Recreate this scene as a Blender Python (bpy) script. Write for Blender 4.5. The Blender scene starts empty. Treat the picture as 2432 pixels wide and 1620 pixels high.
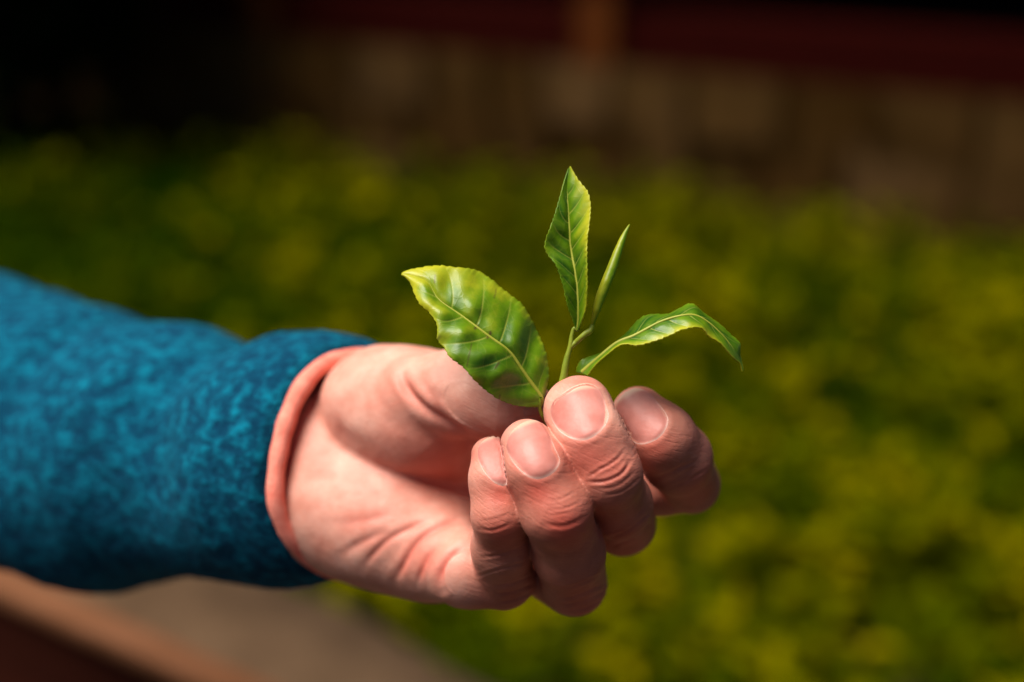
import bpy, bmesh, math, random
import numpy as np
from mathutils import Vector, Matrix, noise
from mathutils.bvhtree import BVHTree
random.seed(7); rng = np.random.default_rng(7)
scene = bpy.context.scene
COL = scene.collection

# ------------------------------------------------------------------ camera
CAM = np.array([0.0, 0.0, 0.85]); PITCH = math.radians(21.5)
LENS, SENSOR, FOCUS = 50.0, 36.0, 0.320
cam_data = bpy.data.cameras.new('camera'); cam = bpy.data.objects.new('camera', cam_data); COL.objects.link(cam)
cam.location = CAM; cam.rotation_euler = (math.pi/2 - PITCH, 0, 0)
cam_data.lens = LENS; cam_data.sensor_width = SENSOR
cam_data.clip_start = 0.01; cam_data.clip_end = 500
cam_data.dof.use_dof = True; cam_data.dof.focus_distance = FOCUS + 0.001; cam_data.dof.aperture_fstop = 4.4
scene.camera = cam

# ------------------------------------------------------------------ light
SUN_DIR = Vector((-0.36, -0.08, 0.92)).normalized()      # towards the sun
elev = math.asin(SUN_DIR.z); rot = math.atan2(SUN_DIR.x, SUN_DIR.y)
world = bpy.data.worlds.new('World'); scene.world = world; world.use_nodes = True
wn = world.node_tree.nodes; wl = world.node_tree.links
sky = wn.new('ShaderNodeTexSky'); sky.sky_type = 'NISHITA'; sky.sun_disc = False
sky.sun_elevation = elev; sky.sun_rotation = rot; sky.dust_density = 0.3; sky.air_density = 0.2; sky.ozone_density = 0.5
bg = wn.get('Background') or wn.new('ShaderNodeBackground'); bg.inputs['Strength'].default_value = 0.05
wl.new(sky.outputs[0], bg.inputs[0])
out = wn.get('World Output') or wn.new('ShaderNodeOutputWorld'); wl.new(bg.outputs[0], out.inputs[0])
sd = bpy.data.lights.new('sun', 'SUN'); sun = bpy.data.objects.new('sun', sd); COL.objects.link(sun)
sd.energy = 5.0; sd.angle = math.radians(42); sd.color = (1.0, 0.94, 0.86)
sun.rotation_euler = (-SUN_DIR).to_track_quat('-Z', 'Y').to_euler(); sun.location = (-1, -1, 4)
scene.view_settings.view_transform = 'Standard'; scene.view_settings.look = 'None'
scene.view_settings.exposure = 0.6; scene.view_settings.gamma = 1.0

# ------------------------------------------------------------------ helpers
D = FOCUS*1000.0                                          # mm
S = D*SENSOR/LENS/2432.0                                  # mm per photo pixel at the focus distance
R_ = np.array([1.0, 0, 0]); U_ = np.array([0, math.sin(PITCH), math.cos(PITCH)]); F_ = np.array([0, math.cos(PITCH), -math.sin(PITCH)])
def mm(px, py, d):                                        # photo pixel + depth behind focus plane -> camera frame, mm
    k = S*(D + d)/D
    return np.array([(px - 1216)*k, -(py - 810)*k, d])
def mmr(r, d): return r*S*(D + d)/D
def to_world(q):                                          # camera frame mm (N,3) -> world m
    q = np.atleast_2d(q)/1000.0
    return CAM + q[:, :1]*R_ + q[:, 1:2]*U_ + (q[:, 2:3] + FOCUS)*F_
def to_px(q):
    k = S*(D + q[:, 2])/D
    return np.stack([q[:, 0]/k + 1216, 810 - q[:, 1]/k], 1)
def on_plane(px, py, z):                                  # photo pixel -> point on a horizontal plane
    v = F_ + R_*((px - 1216)*S/D) + U_*(-(py - 810)*S/D)
    return CAM + v*((z - CAM[2])/v[2])

def link(name, me, mat=None, parent=None, smooth=True):
    o = bpy.data.objects.new(name, me); COL.objects.link(o)
    if mat: me.materials.append(mat)
    if parent: o.parent = parent
    if smooth and len(me.polygons): me.polygons.foreach_set('use_smooth', [True]*len(me.polygons))
    return o
def mesh_np(name, v, f):
    me = bpy.data.meshes.new(name)
    v = np.asarray(v, np.float32); f = np.asarray(f, np.int32)
    me.vertices.add(len(v)); me.vertices.foreach_set('co', v.ravel())
    n = f.shape[1]
    me.loops.add(f.size); me.loops.foreach_set('vertex_index', f.ravel())
    me.polygons.add(len(f)); me.polygons.foreach_set('loop_start', np.arange(0, f.size, n, dtype=np.int32))
    me.update(calc_edges=True); me.validate()
    return me
def attr(me, name, vals):
    a = me.attributes.new(name, 'FLOAT', 'POINT'); a.data.foreach_set('value', np.asarray(vals, np.float32))
def tag(o, label=None, cat=None, group=None, kind=None):
    for k, v in (('label', label), ('category', cat), ('group', group), ('kind', kind)):
        if v: o[k] = v
    return o
def catmull(pts, n, closed=False):
    pts = np.asarray(pts, float); m = len(pts)
    seg = np.linalg.norm(np.diff(np.vstack([pts, pts[:1]]) if closed else pts, axis=0)[:, :2], axis=1)
    cum = np.concatenate([[0], np.cumsum(seg)]); tot = cum[-1]
    tt = np.linspace(0, tot, n, endpoint=not closed); outp = np.zeros((n, pts.shape[1]))
    for i, t in enumerate(tt):
        j = min(np.searchsorted(cum, t, 'right') - 1, len(seg) - 1); u = (t - cum[j])/max(seg[j], 1e-9)
        if closed: p0, p1, p2, p3 = (pts[(j + k) % m] for k in (-1, 0, 1, 2))
        else: p0, p1, p2, p3 = (pts[min(max(j + k, 0), m - 1)] for k in (-1, 0, 1, 2))
        outp[i] = 0.5*((2*p1) + (-p0 + p2)*u + (2*p0 - 5*p1 + 4*p2 - p3)*u*u + (-p0 + 3*p1 - 3*p2 + p3)*u**3)
    return outp
def sweep(pts, radii, nseg=10, closed=False, flat=1.0):   # tube along world points (m)
    pts = np.asarray(pts); n = len(pts)
    if closed: tan = np.roll(pts, -1, 0) - np.roll(pts, 1, 0)
    else: tan = np.gradient(pts, axis=0)
    tan /= np.linalg.norm(tan, axis=1)[:, None] + 1e-12
    ref = np.cross(tan, F_); ref /= np.linalg.norm(ref, axis=1)[:, None] + 1e-9
    bi = np.cross(tan, ref)
    a = np.linspace(0, 2*np.pi, nseg, endpoint=False)
    v = pts[:, None] + np.asarray(radii)[:, None, None]*(ref[:, None]*np.cos(a)[None, :, None] + flat*bi[:, None]*np.sin(a)[None, :, None])
    f = []
    for i in range(n if closed else n - 1):
        i2 = (i + 1) % n
        for j in range(nseg):
            j2 = (j + 1) % nseg
            f.append((i*nseg + j, i*nseg + j2, i2*nseg + j2, i2*nseg + j))
    return v.reshape(-1, 3), f
def vnoise(p, sc, seed=0.0, oct=3):
    return np.array([noise.fractal(Vector((x*sc + seed, y*sc - seed, z*sc + 2*seed)), 1.0, 2.0, oct) for x, y, z in p])

# node helper
class N:
    def __init__(s, name):
        s.m = bpy.data.materials.new(name); s.m.use_nodes = True; s.t = s.m.node_tree
        s.b = s.t.nodes.get('Principled BSDF'); s.o = s.t.nodes.get('Material Output')
    def n(s, typ, **k):
        x = s.t.nodes.new(typ)
        for a, v in k.items():
            if a.startswith('i_'): x.inputs[a[2:].replace('_', ' ')].default_value = v
            else: setattr(x, a, v)
        return x
    def l(s, a, b): s.t.links.new(a, b)
    def at(s, nm): return s.n('ShaderNodeAttribute', attribute_name=nm).outputs['Fac']
    def coord(s): return s.n('ShaderNodeTexCoord').outputs['Object']
    def noise(s, sc, det=4, rough=0.55, vec=None):
        x = s.n('ShaderNodeTexNoise', i_Scale=sc, i_Detail=det, i_Roughness=rough); s.l(vec or s.coord(), x.inputs['Vector']); return x.outputs['Fac']
    def ramp(s, fac, *stops):
        r = s.n('ShaderNodeValToRGB'); e = r.color_ramp.elements
        while len(e) < len(stops): e.new(0.5)
        for el, (p, c) in zip(e, stops): el.position = p; el.color = (*c, 1) if len(c) == 3 else c
        s.l(fac, r.inputs[0]); return r.outputs[0]
    def mix(s, fac, a, b, mode='MIX'):
        x = s.n('ShaderNodeMix', data_type='RGBA', blend_type=mode)
        for sock, val in ((x.inputs[0], fac), (x.inputs[6], a), (x.inputs[7], b)):
            if isinstance(val, (int, float)): sock.default_value = val
            elif isinstance(val, tuple): sock.default_value = (*val, 1)
            else: s.l(val, sock)
        return x.outputs[2]
    def math(s, op, a, b=0.0):
        x = s.n('ShaderNodeMath', operation=op)
        for sock, val in ((x.inputs[0], a), (x.inputs[1], b)):
            if isinstance(val, (int, float)): sock.default_value = val
            else: s.l(val, sock)
        return x.outputs[0]
    def bump(s, h, strength, dist, prev=None):
        x = s.n('ShaderNodeBump', i_Strength=strength, i_Distance=dist); s.l(h, x.inputs['Height'])
        if prev: s.l(prev, x.inputs['Normal'])
        return x.outputs[0]
    def base(s, c):
        if isinstance(c, tuple): s.b.inputs['Base Color'].default_value = (*c, 1)
        else: s.l(c, s.b.inputs['Base Color'])
    def set(s, **k):
        for a, v in k.items(): s.b.inputs[a.replace('_', ' ')].default_value = v
    def norm(s, x): s.l(x, s.b.inputs['Normal'])

# ------------------------------------------------------------------ materials
def skin_material():
    m = N('skin')
    red = m.at('red'); pale = m.at('pale')
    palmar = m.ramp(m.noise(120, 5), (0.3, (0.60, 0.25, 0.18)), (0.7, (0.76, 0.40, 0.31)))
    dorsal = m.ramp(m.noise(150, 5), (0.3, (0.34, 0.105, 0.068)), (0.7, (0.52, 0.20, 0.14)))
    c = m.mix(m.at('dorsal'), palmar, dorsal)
    c = m.mix(m.math('MULTIPLY', m.ramp(m.noise(420, 4), (0.45, (0, 0, 0)), (0.75, (1, 1, 1))), 0.25), c, (0.58, 0.20, 0.13))
    c = m.mix(m.math('MULTIPLY', m.ramp(m.noise(85, 5), (0.45, (0, 0, 0)), (0.65, (1, 1, 1))), 0.45), c, (0.60, 0.19, 0.13))
    c = m.mix(red, c, (0.55, 0.085, 0.055))
    c = m.mix(pale, c, (0.72, 0.5, 0.38))
    m.base(c)
    m.set(Roughness=0.52, Subsurface_Weight=0.14, Subsurface_Scale=0.002, Specular_IOR_Level=0.38)
    m.b.inputs['Subsurface Radius'].default_value = (1.0, 0.32, 0.18)
    v = m.n('ShaderNodeTexVoronoi', i_Scale=1500.0, feature='DISTANCE_TO_EDGE'); m.l(m.coord(), v.inputs['Vector'])
    b = m.bump(m.noise(520, 6, 0.65), 0.2, 0.0007)
    b = m.bump(v.outputs['Distance'], 0.2, 0.0002, b)
    r1 = m.n('ShaderNodeMapping'); r1.inputs['Rotation'].default_value = (0, math.radians(-20), 0); m.l(m.coord(), r1.inputs[0])
    r2 = m.n('ShaderNodeMapping'); r2.inputs['Scale'].default_value = (190, 400, 1500); m.l(r1.outputs[0], r2.inputs[0])
    fl = m.math('MULTIPLY', m.ramp(m.noise(1.0, 3, 0.5, r2.outputs[0]), (0.35, (0, 0, 0)), (0.5, (1, 1, 1))), m.at('fing'))
    b = m.bump(fl, 0.22, 0.0003, b)
    m.norm(b); return m.m
def nail_material():
    m = N('fingernail')
    c = m.ramp(m.noise(160, 3), (0.3, (0.50, 0.17, 0.135)), (0.7, (0.62, 0.25, 0.21)))
    c = m.mix(m.at('free'), c, (0.62, 0.40, 0.29))
    c = m.mix(m.at('cuticle'), c, (0.85, 0.62, 0.52))
    m.base(c); m.set(Roughness=0.42, Subsurface_Weight=0.08, Subsurface_Scale=0.0015, Specular_IOR_Level=0.26)
    m.b.inputs['Subsurface Radius'].default_value = (1.0, 0.32, 0.18)
    m.norm(m.bump(m.noise(600, 4), 0.2, 0.0006)); return m.m
def leaf_material(name, dark, mid, yellow):
    m = N(name)
    yel = m.at('yel'); vein = m.at('vein'); brown = m.at('brown')
    yel = m.math('ADD', yel, m.math('MULTIPLY', m.math('SUBTRACT', m.noise(110, 3), 0.5), 0.75))
    n1 = m.math('ADD', yel, m.math('MULTIPLY', m.math('SUBTRACT', m.noise(260, 5), 0.5), 0.55))
    c = m.ramp(n1, (0.05, dark), (0.5, mid), (0.95, yellow))
    v = m.n('ShaderNodeTexVoronoi', i_Scale=330.0, feature='DISTANCE_TO_EDGE'); m.l(m.coord(), v.inputs['Vector'])
    net = m.ramp(v.outputs['Distance'], (0.0, (1, 1, 1)), (0.06, (0, 0, 0)))
    c = m.mix(m.math('MULTIPLY', net, 0.12), c, (0.40, 0.42, 0.06))
    c = m.mix(m.math('MULTIPLY', vein, 0.95), c, (0.56, 0.60, 0.09))
    c = m.mix(brown, c, (0.10, 0.035, 0.02))
    m.base(c); m.set(Roughness=0.40, Specular_IOR_Level=0.6)
    b = m.bump(net, 0.08, 0.0004)
    b = m.bump(m.noise(350, 4), 0.14, 0.0007, b); m.norm(b)
    tr = m.n('ShaderNodeBsdfTranslucent'); m.l(c, tr.inputs[0])
    ms = m.n('ShaderNodeMixShader', i_Fac=0.42); m.l(m.b.outputs[0], ms.inputs[1]); m.l(tr.outputs[0], ms.inputs[2]); m.l(ms.outputs[0], m.o.inputs[0])
    return m.m
def fleece_material():
    m = N('fleece')
    n1 = m.noise(250, 5, 0.65); n2 = m.noise(800, 4, 0.7)
    st = m.n('ShaderNodeMapping'); st.inputs['Scale'].default_value = (60, 260, 260); m.l(m.coord(), st.inputs[0])
    n3 = m.noise(3.0, 4, 0.6, st.outputs[0])
    f = m.math('ADD', m.math('MULTIPLY', n1, 0.6), m.math('ADD', m.math('MULTIPLY', n2, 0.25), m.math('MULTIPLY', n3, 0.3)))
    c = m.ramp(f, (0.34, (0.0008, 0.008, 0.038)), (0.56, (0.0008, 0.052, 0.105)), (0.78, (0.0015, 0.25, 0.38)))
    m.base(c); m.set(Roughness=0.95, Specular_IOR_Level=0.1, Sheen_Weight=0.05, Sheen_Roughness=0.5)
    m.b.inputs['Sheen Tint'].default_value = (0.1, 0.7, 1, 1)
    m.norm(m.bump(n2, 0.5, 0.0015, m.bump(n1, 0.6, 0.003))); return m.m
def simple(name, c1, c2, sc, rough=0.8, bump=0.4, dist=0.003, spec=0.3, det=5):
    m = N(name); n = m.noise(sc, det, 0.6)
    m.base(m.ramp(n, (0.3, c1), (0.7, c2))); m.set(Roughness=rough, Specular_IOR_Level=spec)
    m.norm(m.bump(m.noise(sc*4, det), bump, dist)); return m.m
def wood(name, c1, c2, scale=(3, 40, 40)):
    m = N(name); mp = m.n('ShaderNodeMapping'); mp.inputs['Scale'].default_value = scale; m.l(m.coord(), mp.inputs[0])
    n = m.noise(1.5, 6, 0.6, mp.outputs[0]); m.base(m.ramp(n, (0.3, c1), (0.7, c2))); m.set(Roughness=0.8, Specular_IOR_Level=0.06)
    m.norm(m.bump(n, 0.4, 0.004)); return m.m
SKIN = skin_material(); NAIL = nail_material(); FLEECE = fleece_material()
CORAL = simple('coral_binding', (0.86, 0.20, 0.14), (0.95, 0.33, 0.245), 300, 0.85, 0.5, 0.0006, 0.15)
LEAF = leaf_material('tea_leaf', (0.022, 0.125, 0.001), (0.17, 0.32, 0.003), (0.58, 0.58, 0.02))
STEM = simple('tea_stem', (0.14, 0.20, 0.012), (0.24, 0.27, 0.02), 250, 0.45, 0.3, 0.0004)
SOIL = simple('soil', (0.010, 0.008, 0.004), (0.03, 0.02, 0.008), 9, 0.95, 0.7, 0.02, 0.1)
EARTH = simple('trodden_earth', (0.055, 0.031, 0.016), (0.115, 0.068, 0.037), 16, 0.95, 0.6, 0.01, 0.1)
RAILW = wood('red_brown_timber', (0.022, 0.004, 0.002), (0.045, 0.009, 0.004), (2, 2, 40))
LITTOPW = wood('lit_brown_timber', (0.11, 0.042, 0.017), (0.19, 0.083, 0.042), (2, 20, 40))  # rail's lit top painted paler, against its dark shaded side
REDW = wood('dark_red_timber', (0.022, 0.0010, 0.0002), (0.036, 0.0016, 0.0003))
LITFOOTW = wood('lit_orange_timber', (0.095, 0.023, 0.004), (0.14, 0.039, 0.007), (30, 30, 4))  # colour of the posts' lit lower ends, painted as another timber
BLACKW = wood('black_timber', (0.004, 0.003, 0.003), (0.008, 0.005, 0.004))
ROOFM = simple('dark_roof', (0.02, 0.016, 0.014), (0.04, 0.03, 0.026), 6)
def stone_material():
    m = N('brown_stone'); rnd = m.n('ShaderNodeObjectInfo').outputs['Random']
    f = m.math('ADD', m.math('MULTIPLY', rnd, 0.45), m.math('MULTIPLY', m.noise(9, 6), 0.4))
    m.base(m.ramp(f, (0.2, (0.050, 0.022, 0.004)), (0.55, (0.085, 0.043, 0.012)), (0.85, (0.13, 0.072, 0.032))))
    m.set(Roughness=0.9, Specular_IOR_Level=0.04); m.norm(m.bump(m.noise(40, 6), 0.6, 0.01)); return m.m
STONE = stone_material()
MORTAR = simple('earth_joint', (0.05, 0.025, 0.007), (0.08, 0.042, 0.014), 15, 0.95, 0.6, 0.01, 0.1)

# ------------------------------------------------------------------ the setting
def box_bm(bm, c, size, rotz=0.0, bevel=0.0, jitter=0.0, axis=None):
    r = bmesh.ops.create_cube(bm, size=1.0); vs = r['verts']
    M = Matrix.Translation(c) @ Matrix.Rotation(rotz, 4, 'Z') @ Matrix.Diagonal((*size, 1))
    for v in vs:
        v.co = M @ v.co
        if jitter: v.co += Vector([random.uniform(-jitter, jitter) for _ in range(3)])
    if bevel:
        bmesh.ops.bevel(bm, geom=list({e for v in vs for e in v.link_edges}), offset=bevel, segments=2, affect='EDGES', profile=0.6)
def box(name, c, size, mat, parent=None, rotz=0.0, bevel=0.004, jitter=0.0):
    bm = bmesh.new(); box_bm(bm, c, size, rotz, bevel, jitter)
    me = bpy.data.meshes.new(name); bm.to_mesh(me); bm.free()
    return link(name, me, mat, parent, smooth=False)

g = mesh_np('ground', [(-200, -200, -0.15), (200, -200, -0.15), (200, 200, -0.15), (-200, 200, -0.15)], [(0, 1, 2, 3)])
tag(link('ground', g, SOIL, smooth=False), kind='structure')

# path strip: its field side runs along the photo line (700,1390)-(1150,1620)
pa, pb = on_plane(700, 1395, 0.03), on_plane(1150, 1625, 0.03)
pdir = (pb - pa); pdir[2] = 0; pdir /= np.linalg.norm(pdir); pnor = np.array([-pdir[1], pdir[0], 0])  # field side
if pnor[1] < 0: pnor = -pnor
n_al = 60; pv = []; pf = []
for i in range(n_al + 1):
    s = -2.5 + 5.0*i/n_al
    for j, w in enumerate((0.02, 0.0, -0.2, -0.4, -0.9)):
        q = pa + pdir*s + pnor*(w + (0.012*noise.noise(Vector((s*6, w*5, 0))) if j < 2 else 0))
        pv.append((q[0], q[1], (-0.17 if j == 0 else 0.03) + 0.006*noise.noise(Vector((s*4, w*9, 3)))))
for i in range(n_al):
    for j in range(4): pf.append((i*5 + j, i*5 + j + 1, (i + 1)*5 + j + 1, (i + 1)*5 + j))
tag(link('path', mesh_np('path', pv, pf), EARTH), kind='structure')

# tea plants: leaves over a low uneven canopy; one mass
WL0, WL1 = np.array([2.4, 2.1]), np.array([-3.2, 4.9])          # foot of the stone wall
wdir = (WL1 - WL0)/np.linalg.norm(WL1 - WL0); wnor = np.array([wdir[1], -wdir[0]])
if wnor[1] > 0: wnor = -wnor                                     # towards the camera
def canopy(x, y):
    return 0.0 + 0.025*noise.noise(Vector((x*2.2, y*2.2, 1.0))) + 0.018*noise.noise(Vector((x*7, y*7, 4.0)))
LV = []; LF = []; LC = []
def add_leaf(p, yaw, tilt, roll, L, W, col):
    M = Matrix.Translation(p) @ Matrix.Rotation(yaw, 4, 'Z') @ Matrix.Rotation(tilt, 4, 'Y') @ Matrix.Rotation(roll, 4, 'X')
    b = len(LV)
    for x, y, z in ((0, 0, 0), (0.45, 0.5, 0.06), (0.45, -0.5, 0.06), (0.5, 0, -0.03), (1, 0, -0.1)):
        LV.append(M @ Vector((x*L, y*W, z*L)))
    LF.extend(((b, b + 2, b + 3), (b, b + 3, b + 1), (b + 2, b + 4, b + 3), (b + 3, b + 4, b + 1))); LC.extend([col]*5)
shoots = 0
while shoots < 6000:
    x = random.uniform(-3.4, 3.0); y = random.uniform(0.62, 5.2)
    if abs(x) > 0.45*y + 0.5: continue
    p2 = np.array([x, y])
    if (p2 - WL0) @ wnor < 0.06: continue
    if (np.array([x, y, 0]) - pa) @ pnor < 0.035: continue
    z = canopy(x, y); shoots += 1
    v = 0.36*max(-1.6, min(0.6, (x + 0.10*y - 0.15)/(0.3*y))) + noise.noise(Vector((x*3.1, y*3.1, 9))) + 0.5*noise.noise(Vector((x*9, y*9, 2)))  # darker left, paler right: light and shade painted into leaf tone
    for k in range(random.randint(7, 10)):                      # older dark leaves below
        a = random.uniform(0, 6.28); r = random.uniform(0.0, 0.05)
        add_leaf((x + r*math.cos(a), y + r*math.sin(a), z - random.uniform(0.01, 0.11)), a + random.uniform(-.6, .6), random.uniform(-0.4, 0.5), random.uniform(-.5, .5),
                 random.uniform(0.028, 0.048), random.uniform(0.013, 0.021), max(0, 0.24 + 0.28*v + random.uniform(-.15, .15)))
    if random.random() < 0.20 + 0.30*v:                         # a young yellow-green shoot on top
        T = random.uniform(0.45, 1.0) + 0.45*max(-1.0, min(0.0, (x + 0.10*y + 0.1)/(0.3*y)))  # shoots on the left darkened too, for the shade there
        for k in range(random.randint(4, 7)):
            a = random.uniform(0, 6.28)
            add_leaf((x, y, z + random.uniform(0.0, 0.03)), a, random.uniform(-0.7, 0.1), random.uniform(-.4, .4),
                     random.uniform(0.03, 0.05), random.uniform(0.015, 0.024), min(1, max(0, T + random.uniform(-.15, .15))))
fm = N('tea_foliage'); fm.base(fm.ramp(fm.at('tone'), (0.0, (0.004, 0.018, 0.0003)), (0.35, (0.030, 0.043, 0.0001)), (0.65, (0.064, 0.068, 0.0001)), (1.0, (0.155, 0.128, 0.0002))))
fm.set(Roughness=0.7, Specular_IOR_Level=0.0)
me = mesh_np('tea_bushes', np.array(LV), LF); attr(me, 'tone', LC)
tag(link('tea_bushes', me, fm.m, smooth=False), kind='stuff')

# low stone wall under the pavilion
ang = math.atan2(wdir[1], wdir[0])
def wall_pt(s, off, z): q = WL0 + wdir*s + wnor*off; return Vector((q[0], q[1], z))
wl_len = float(np.linalg.norm(WL1 - WL0))
wall = box('stone_wall', wall_pt(wl_len/2, -0.11, 0.05), (wl_len, 0.16, 0.40), MORTAR, rotz=ang)
tag(wall, 'low brown stone wall behind the tea plants, under the dark red beam', 'wall')
for row in (-1, 0, 1):
    s = random.uniform(0, .1)
    while s < wl_len - 0.1:
        w = random.uniform(0.13, 0.26); h = 0.112
        box('stone', wall_pt(s + w/2, -0.025 + random.uniform(-.012, .012), 0.066 + row*0.122), (w - 0.016, 0.07, h), STONE, wall, ang, 0.014, 0.006)
        s += w
pav = bpy.data.objects.new('pavilion', None); COL.objects.link(pav); pav.location = wall_pt(wl_len/2, -0.5, 0.25)
tag(pav, 'dark timber pavilion with red sill beam and posts in deep shade at the top', 'building')
bpy.context.view_layer.update()
def pbox(name, s, off, z, size, mat, bev=0.005):
    o = box(name, wall_pt(s, off, z), size, mat, None, ang, bev); o.parent = pav; o.matrix_parent_inverse = pav.matrix_world.inverted(); return o
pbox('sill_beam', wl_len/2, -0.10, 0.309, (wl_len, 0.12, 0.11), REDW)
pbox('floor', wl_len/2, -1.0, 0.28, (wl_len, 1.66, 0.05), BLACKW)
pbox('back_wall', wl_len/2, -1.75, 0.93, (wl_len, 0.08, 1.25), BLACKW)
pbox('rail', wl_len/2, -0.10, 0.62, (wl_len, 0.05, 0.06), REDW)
pbox('shade_roof', wl_len/2, -0.92, 1.6, (wl_len + 0.6, 2.2, 0.08), ROOFM)  # unseen roof, added to shade the wall and far field
def s_at(px):                                                    # place along the wall for a photo column
    best = min((abs((lambda q: (q.x*1.0)/((q.y)*math.cos(PITCH) + (0.85 - q.z)*math.sin(PITCH)) - (px - 1216)*S/D)(wall_pt(s, -0.06, 0.35))), s) for s in np.linspace(0, wl_len, 500))
    return best[1]
for px in (640, 1425):
    s = s_at(px)
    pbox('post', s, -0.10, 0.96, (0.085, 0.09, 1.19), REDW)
    pbox('lit_post_foot', s, -0.028, 0.325, (0.085, 0.022, 0.15), LITFOOTW)  # added block: the post's lit lower end put into its colour

# added near-black shrub: makes the far-left shade before the wall
shrub = bpy.data.objects.new('shade_shrub', None); COL.objects.link(shrub); shrub.location = (-1.22, 3.55, -0.15)
tag(shrub, 'added near black shrub standing in for the deep shade at the far left', 'shrub')
bpy.context.view_layer.update()
LV.clear(); LF.clear()
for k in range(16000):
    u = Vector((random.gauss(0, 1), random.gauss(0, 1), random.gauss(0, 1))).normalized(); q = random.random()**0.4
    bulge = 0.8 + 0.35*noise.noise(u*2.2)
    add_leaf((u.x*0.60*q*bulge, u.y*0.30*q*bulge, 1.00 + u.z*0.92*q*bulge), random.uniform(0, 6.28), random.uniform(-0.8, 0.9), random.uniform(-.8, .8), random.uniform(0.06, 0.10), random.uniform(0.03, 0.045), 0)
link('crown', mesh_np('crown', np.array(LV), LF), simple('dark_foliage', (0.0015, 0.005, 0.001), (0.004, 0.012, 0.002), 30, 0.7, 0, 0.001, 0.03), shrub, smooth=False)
for dx, dy in ((-0.05, 0), (0.06, 0.05), (0.0, -0.06)):
    P_ = np.array([(dx*0.5, dy*0.5, 0), (dx*1.5, dy*1.5, 0.35), (dx*3, dy*3, 0.7), (dx*5, dy*5, 1.1)])
    v_, f_ = sweep(catmull(P_, 16), np.linspace(0.035, 0.012, 16), 10); link('trunk', mesh_np('trunk', v_, f_), BLACKW, shrub)

# timber rail, lower left
ZR = 0.455
ra, rb = on_plane(0, 1335, ZR), on_plane(690, 1640, ZR)
rd = rb - ra; rl = np.linalg.norm(rd); rd /= rl; rang = math.atan2(rd[1], rd[0])
rn = np.array([-rd[1], rd[0], 0]);  rn = rn if rn[1] < 0 else -rn
c = ra + rd*(rl*0.5) + rn*0.008 - np.array([0, 0, 0.0])
rail = bpy.data.objects.new('timber_rail', None); COL.objects.link(rail); rail.location = (c[0], c[1], 0)
tag(rail, 'blurred red brown timber rail running across the lower left corner', 'railing')
bpy.context.view_layer.update()
def rbox(name, c, size, mat, bev):
    o = box(name, c, size, mat, None, rang, bev); o.parent = rail; o.matrix_parent_inverse = rail.matrix_world.inverted(); return o
rbox('lit_top_strip', Vector(c) + Vector((0, 0, -0.007)), (rl*4, 0.020, 0.012), LITTOPW, 0.004)  # added strip; its paler colour stands for the beam's lit top
rbox('beam', Vector(c) + Vector((0, 0, -0.0792)) - Vector(rn)*0.003, (rl*4, 0.016, 0.13), RAILW, 0.005)
for k in (-1.6, 1.6): rbox('leg', Vector((c[0] + rd[0]*k*rl - rn[0]*0.003, c[1] + rd[1]*k*rl - rn[1]*0.003, 0.03 + (ZR - 0.176)/2)), (0.05, 0.014, ZR - 0.176), RAILW, 0.003)

# ------------------------------------------------------------------ the hand: one distance field, one mesh
VOX = 0.36
lo = np.array([-92.0, -74.0, -16.0]); hi = np.array([58.0, 6.0, 112.0])
dims = np.ceil((hi - lo)/VOX).astype(int)
ax = [lo[i] + VOX*np.arange(dims[i], dtype=np.float32) for i in range(3)]
BIG = 30.0
def smin(a, b, k):
    h = np.maximum(k - np.abs(a - b), 0.0)/k
    return np.minimum(a, b) - h*h*k*0.25
def chain(field, pts, kin, kout):
    """union a chain of cones (px,py,d,rpx) into field; segments joined with kin, the whole with kout"""
    P = [(mm(*p[:3]), mmr(p[3], p[2])) for p in pts]
    allp = np.array([p for p, r in P]); rmax = max(r for p, r in P); mar = rmax + max(kin, kout) + 3
    i0 = np.maximum(((allp.min(0) - mar - lo)/VOX).astype(int), 0); i1 = np.minimum(((allp.max(0) + mar - lo)/VOX).astype(int) + 1, dims)
    X = ax[0][i0[0]:i1[0], None, None]; Y = ax[1][None, i0[1]:i1[1], None]; Z = ax[2][None, None, i0[2]:i1[2]]
    acc = None
    segs = list(zip(P[:-1], P[1:])) if len(P) > 1 else [(P[0], P[0])]
    for (a, ra_), (b, rb_) in segs:
        ab = b - a; L2 = float(ab @ ab) + 1e-9
        h = np.clip(((X - a[0])*ab[0] + (Y - a[1])*ab[1] + (Z - a[2])*ab[2])/np.float32(L2), 0, 1)
        d = np.sqrt((X - a[0] - h*ab[0])**2 + (Y - a[1] - h*ab[1])**2 + (Z - a[2] - h*ab[2])**2) - (ra_ + (rb_ - ra_)*h)
        acc = d if acc is None else smin(acc, d, kin)
    sl = tuple(slice(i0[i], i1[i]) for i in range(3))
    field[sl] = smin(field[sl], acc.astype(np.float32), kout) if kout > 0 else np.minimum(field[sl], acc)
fld = np.full(dims, BIG, np.float32)
# wrist and palm
chain(fld, [(430, 1070, 116, 150), (640, 1085, 88, 150), (790, 1045, 60, 150)], 6, 1)
chain(fld, [(430, 1120, 116, 150), (680, 1150, 84, 150), (798, 1180, 52, 150)], 6, 10)
chain(fld, [(824, 1200, 53, 158), (920, 1238, 45, 152), (1030, 1300, 36, 118)], 8, 9)
chain(fld, [(800, 1090, 58, 140), (960, 1150, 54, 130), (1130, 1190, 56, 115)], 8, 9)
chain(fld, [(1020, 1290, 44, 105), (1180, 1230, 56, 100), (1320, 1150, 60, 98), (1450, 1090, 62, 90)], 8, 8)
# thumb ball
chain(fld, [(800, 975, 68, 108), (915, 966, 46, 130), (1010, 985, 39, 138), (1090, 1045, 43, 95)], 8, 2.0)
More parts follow.
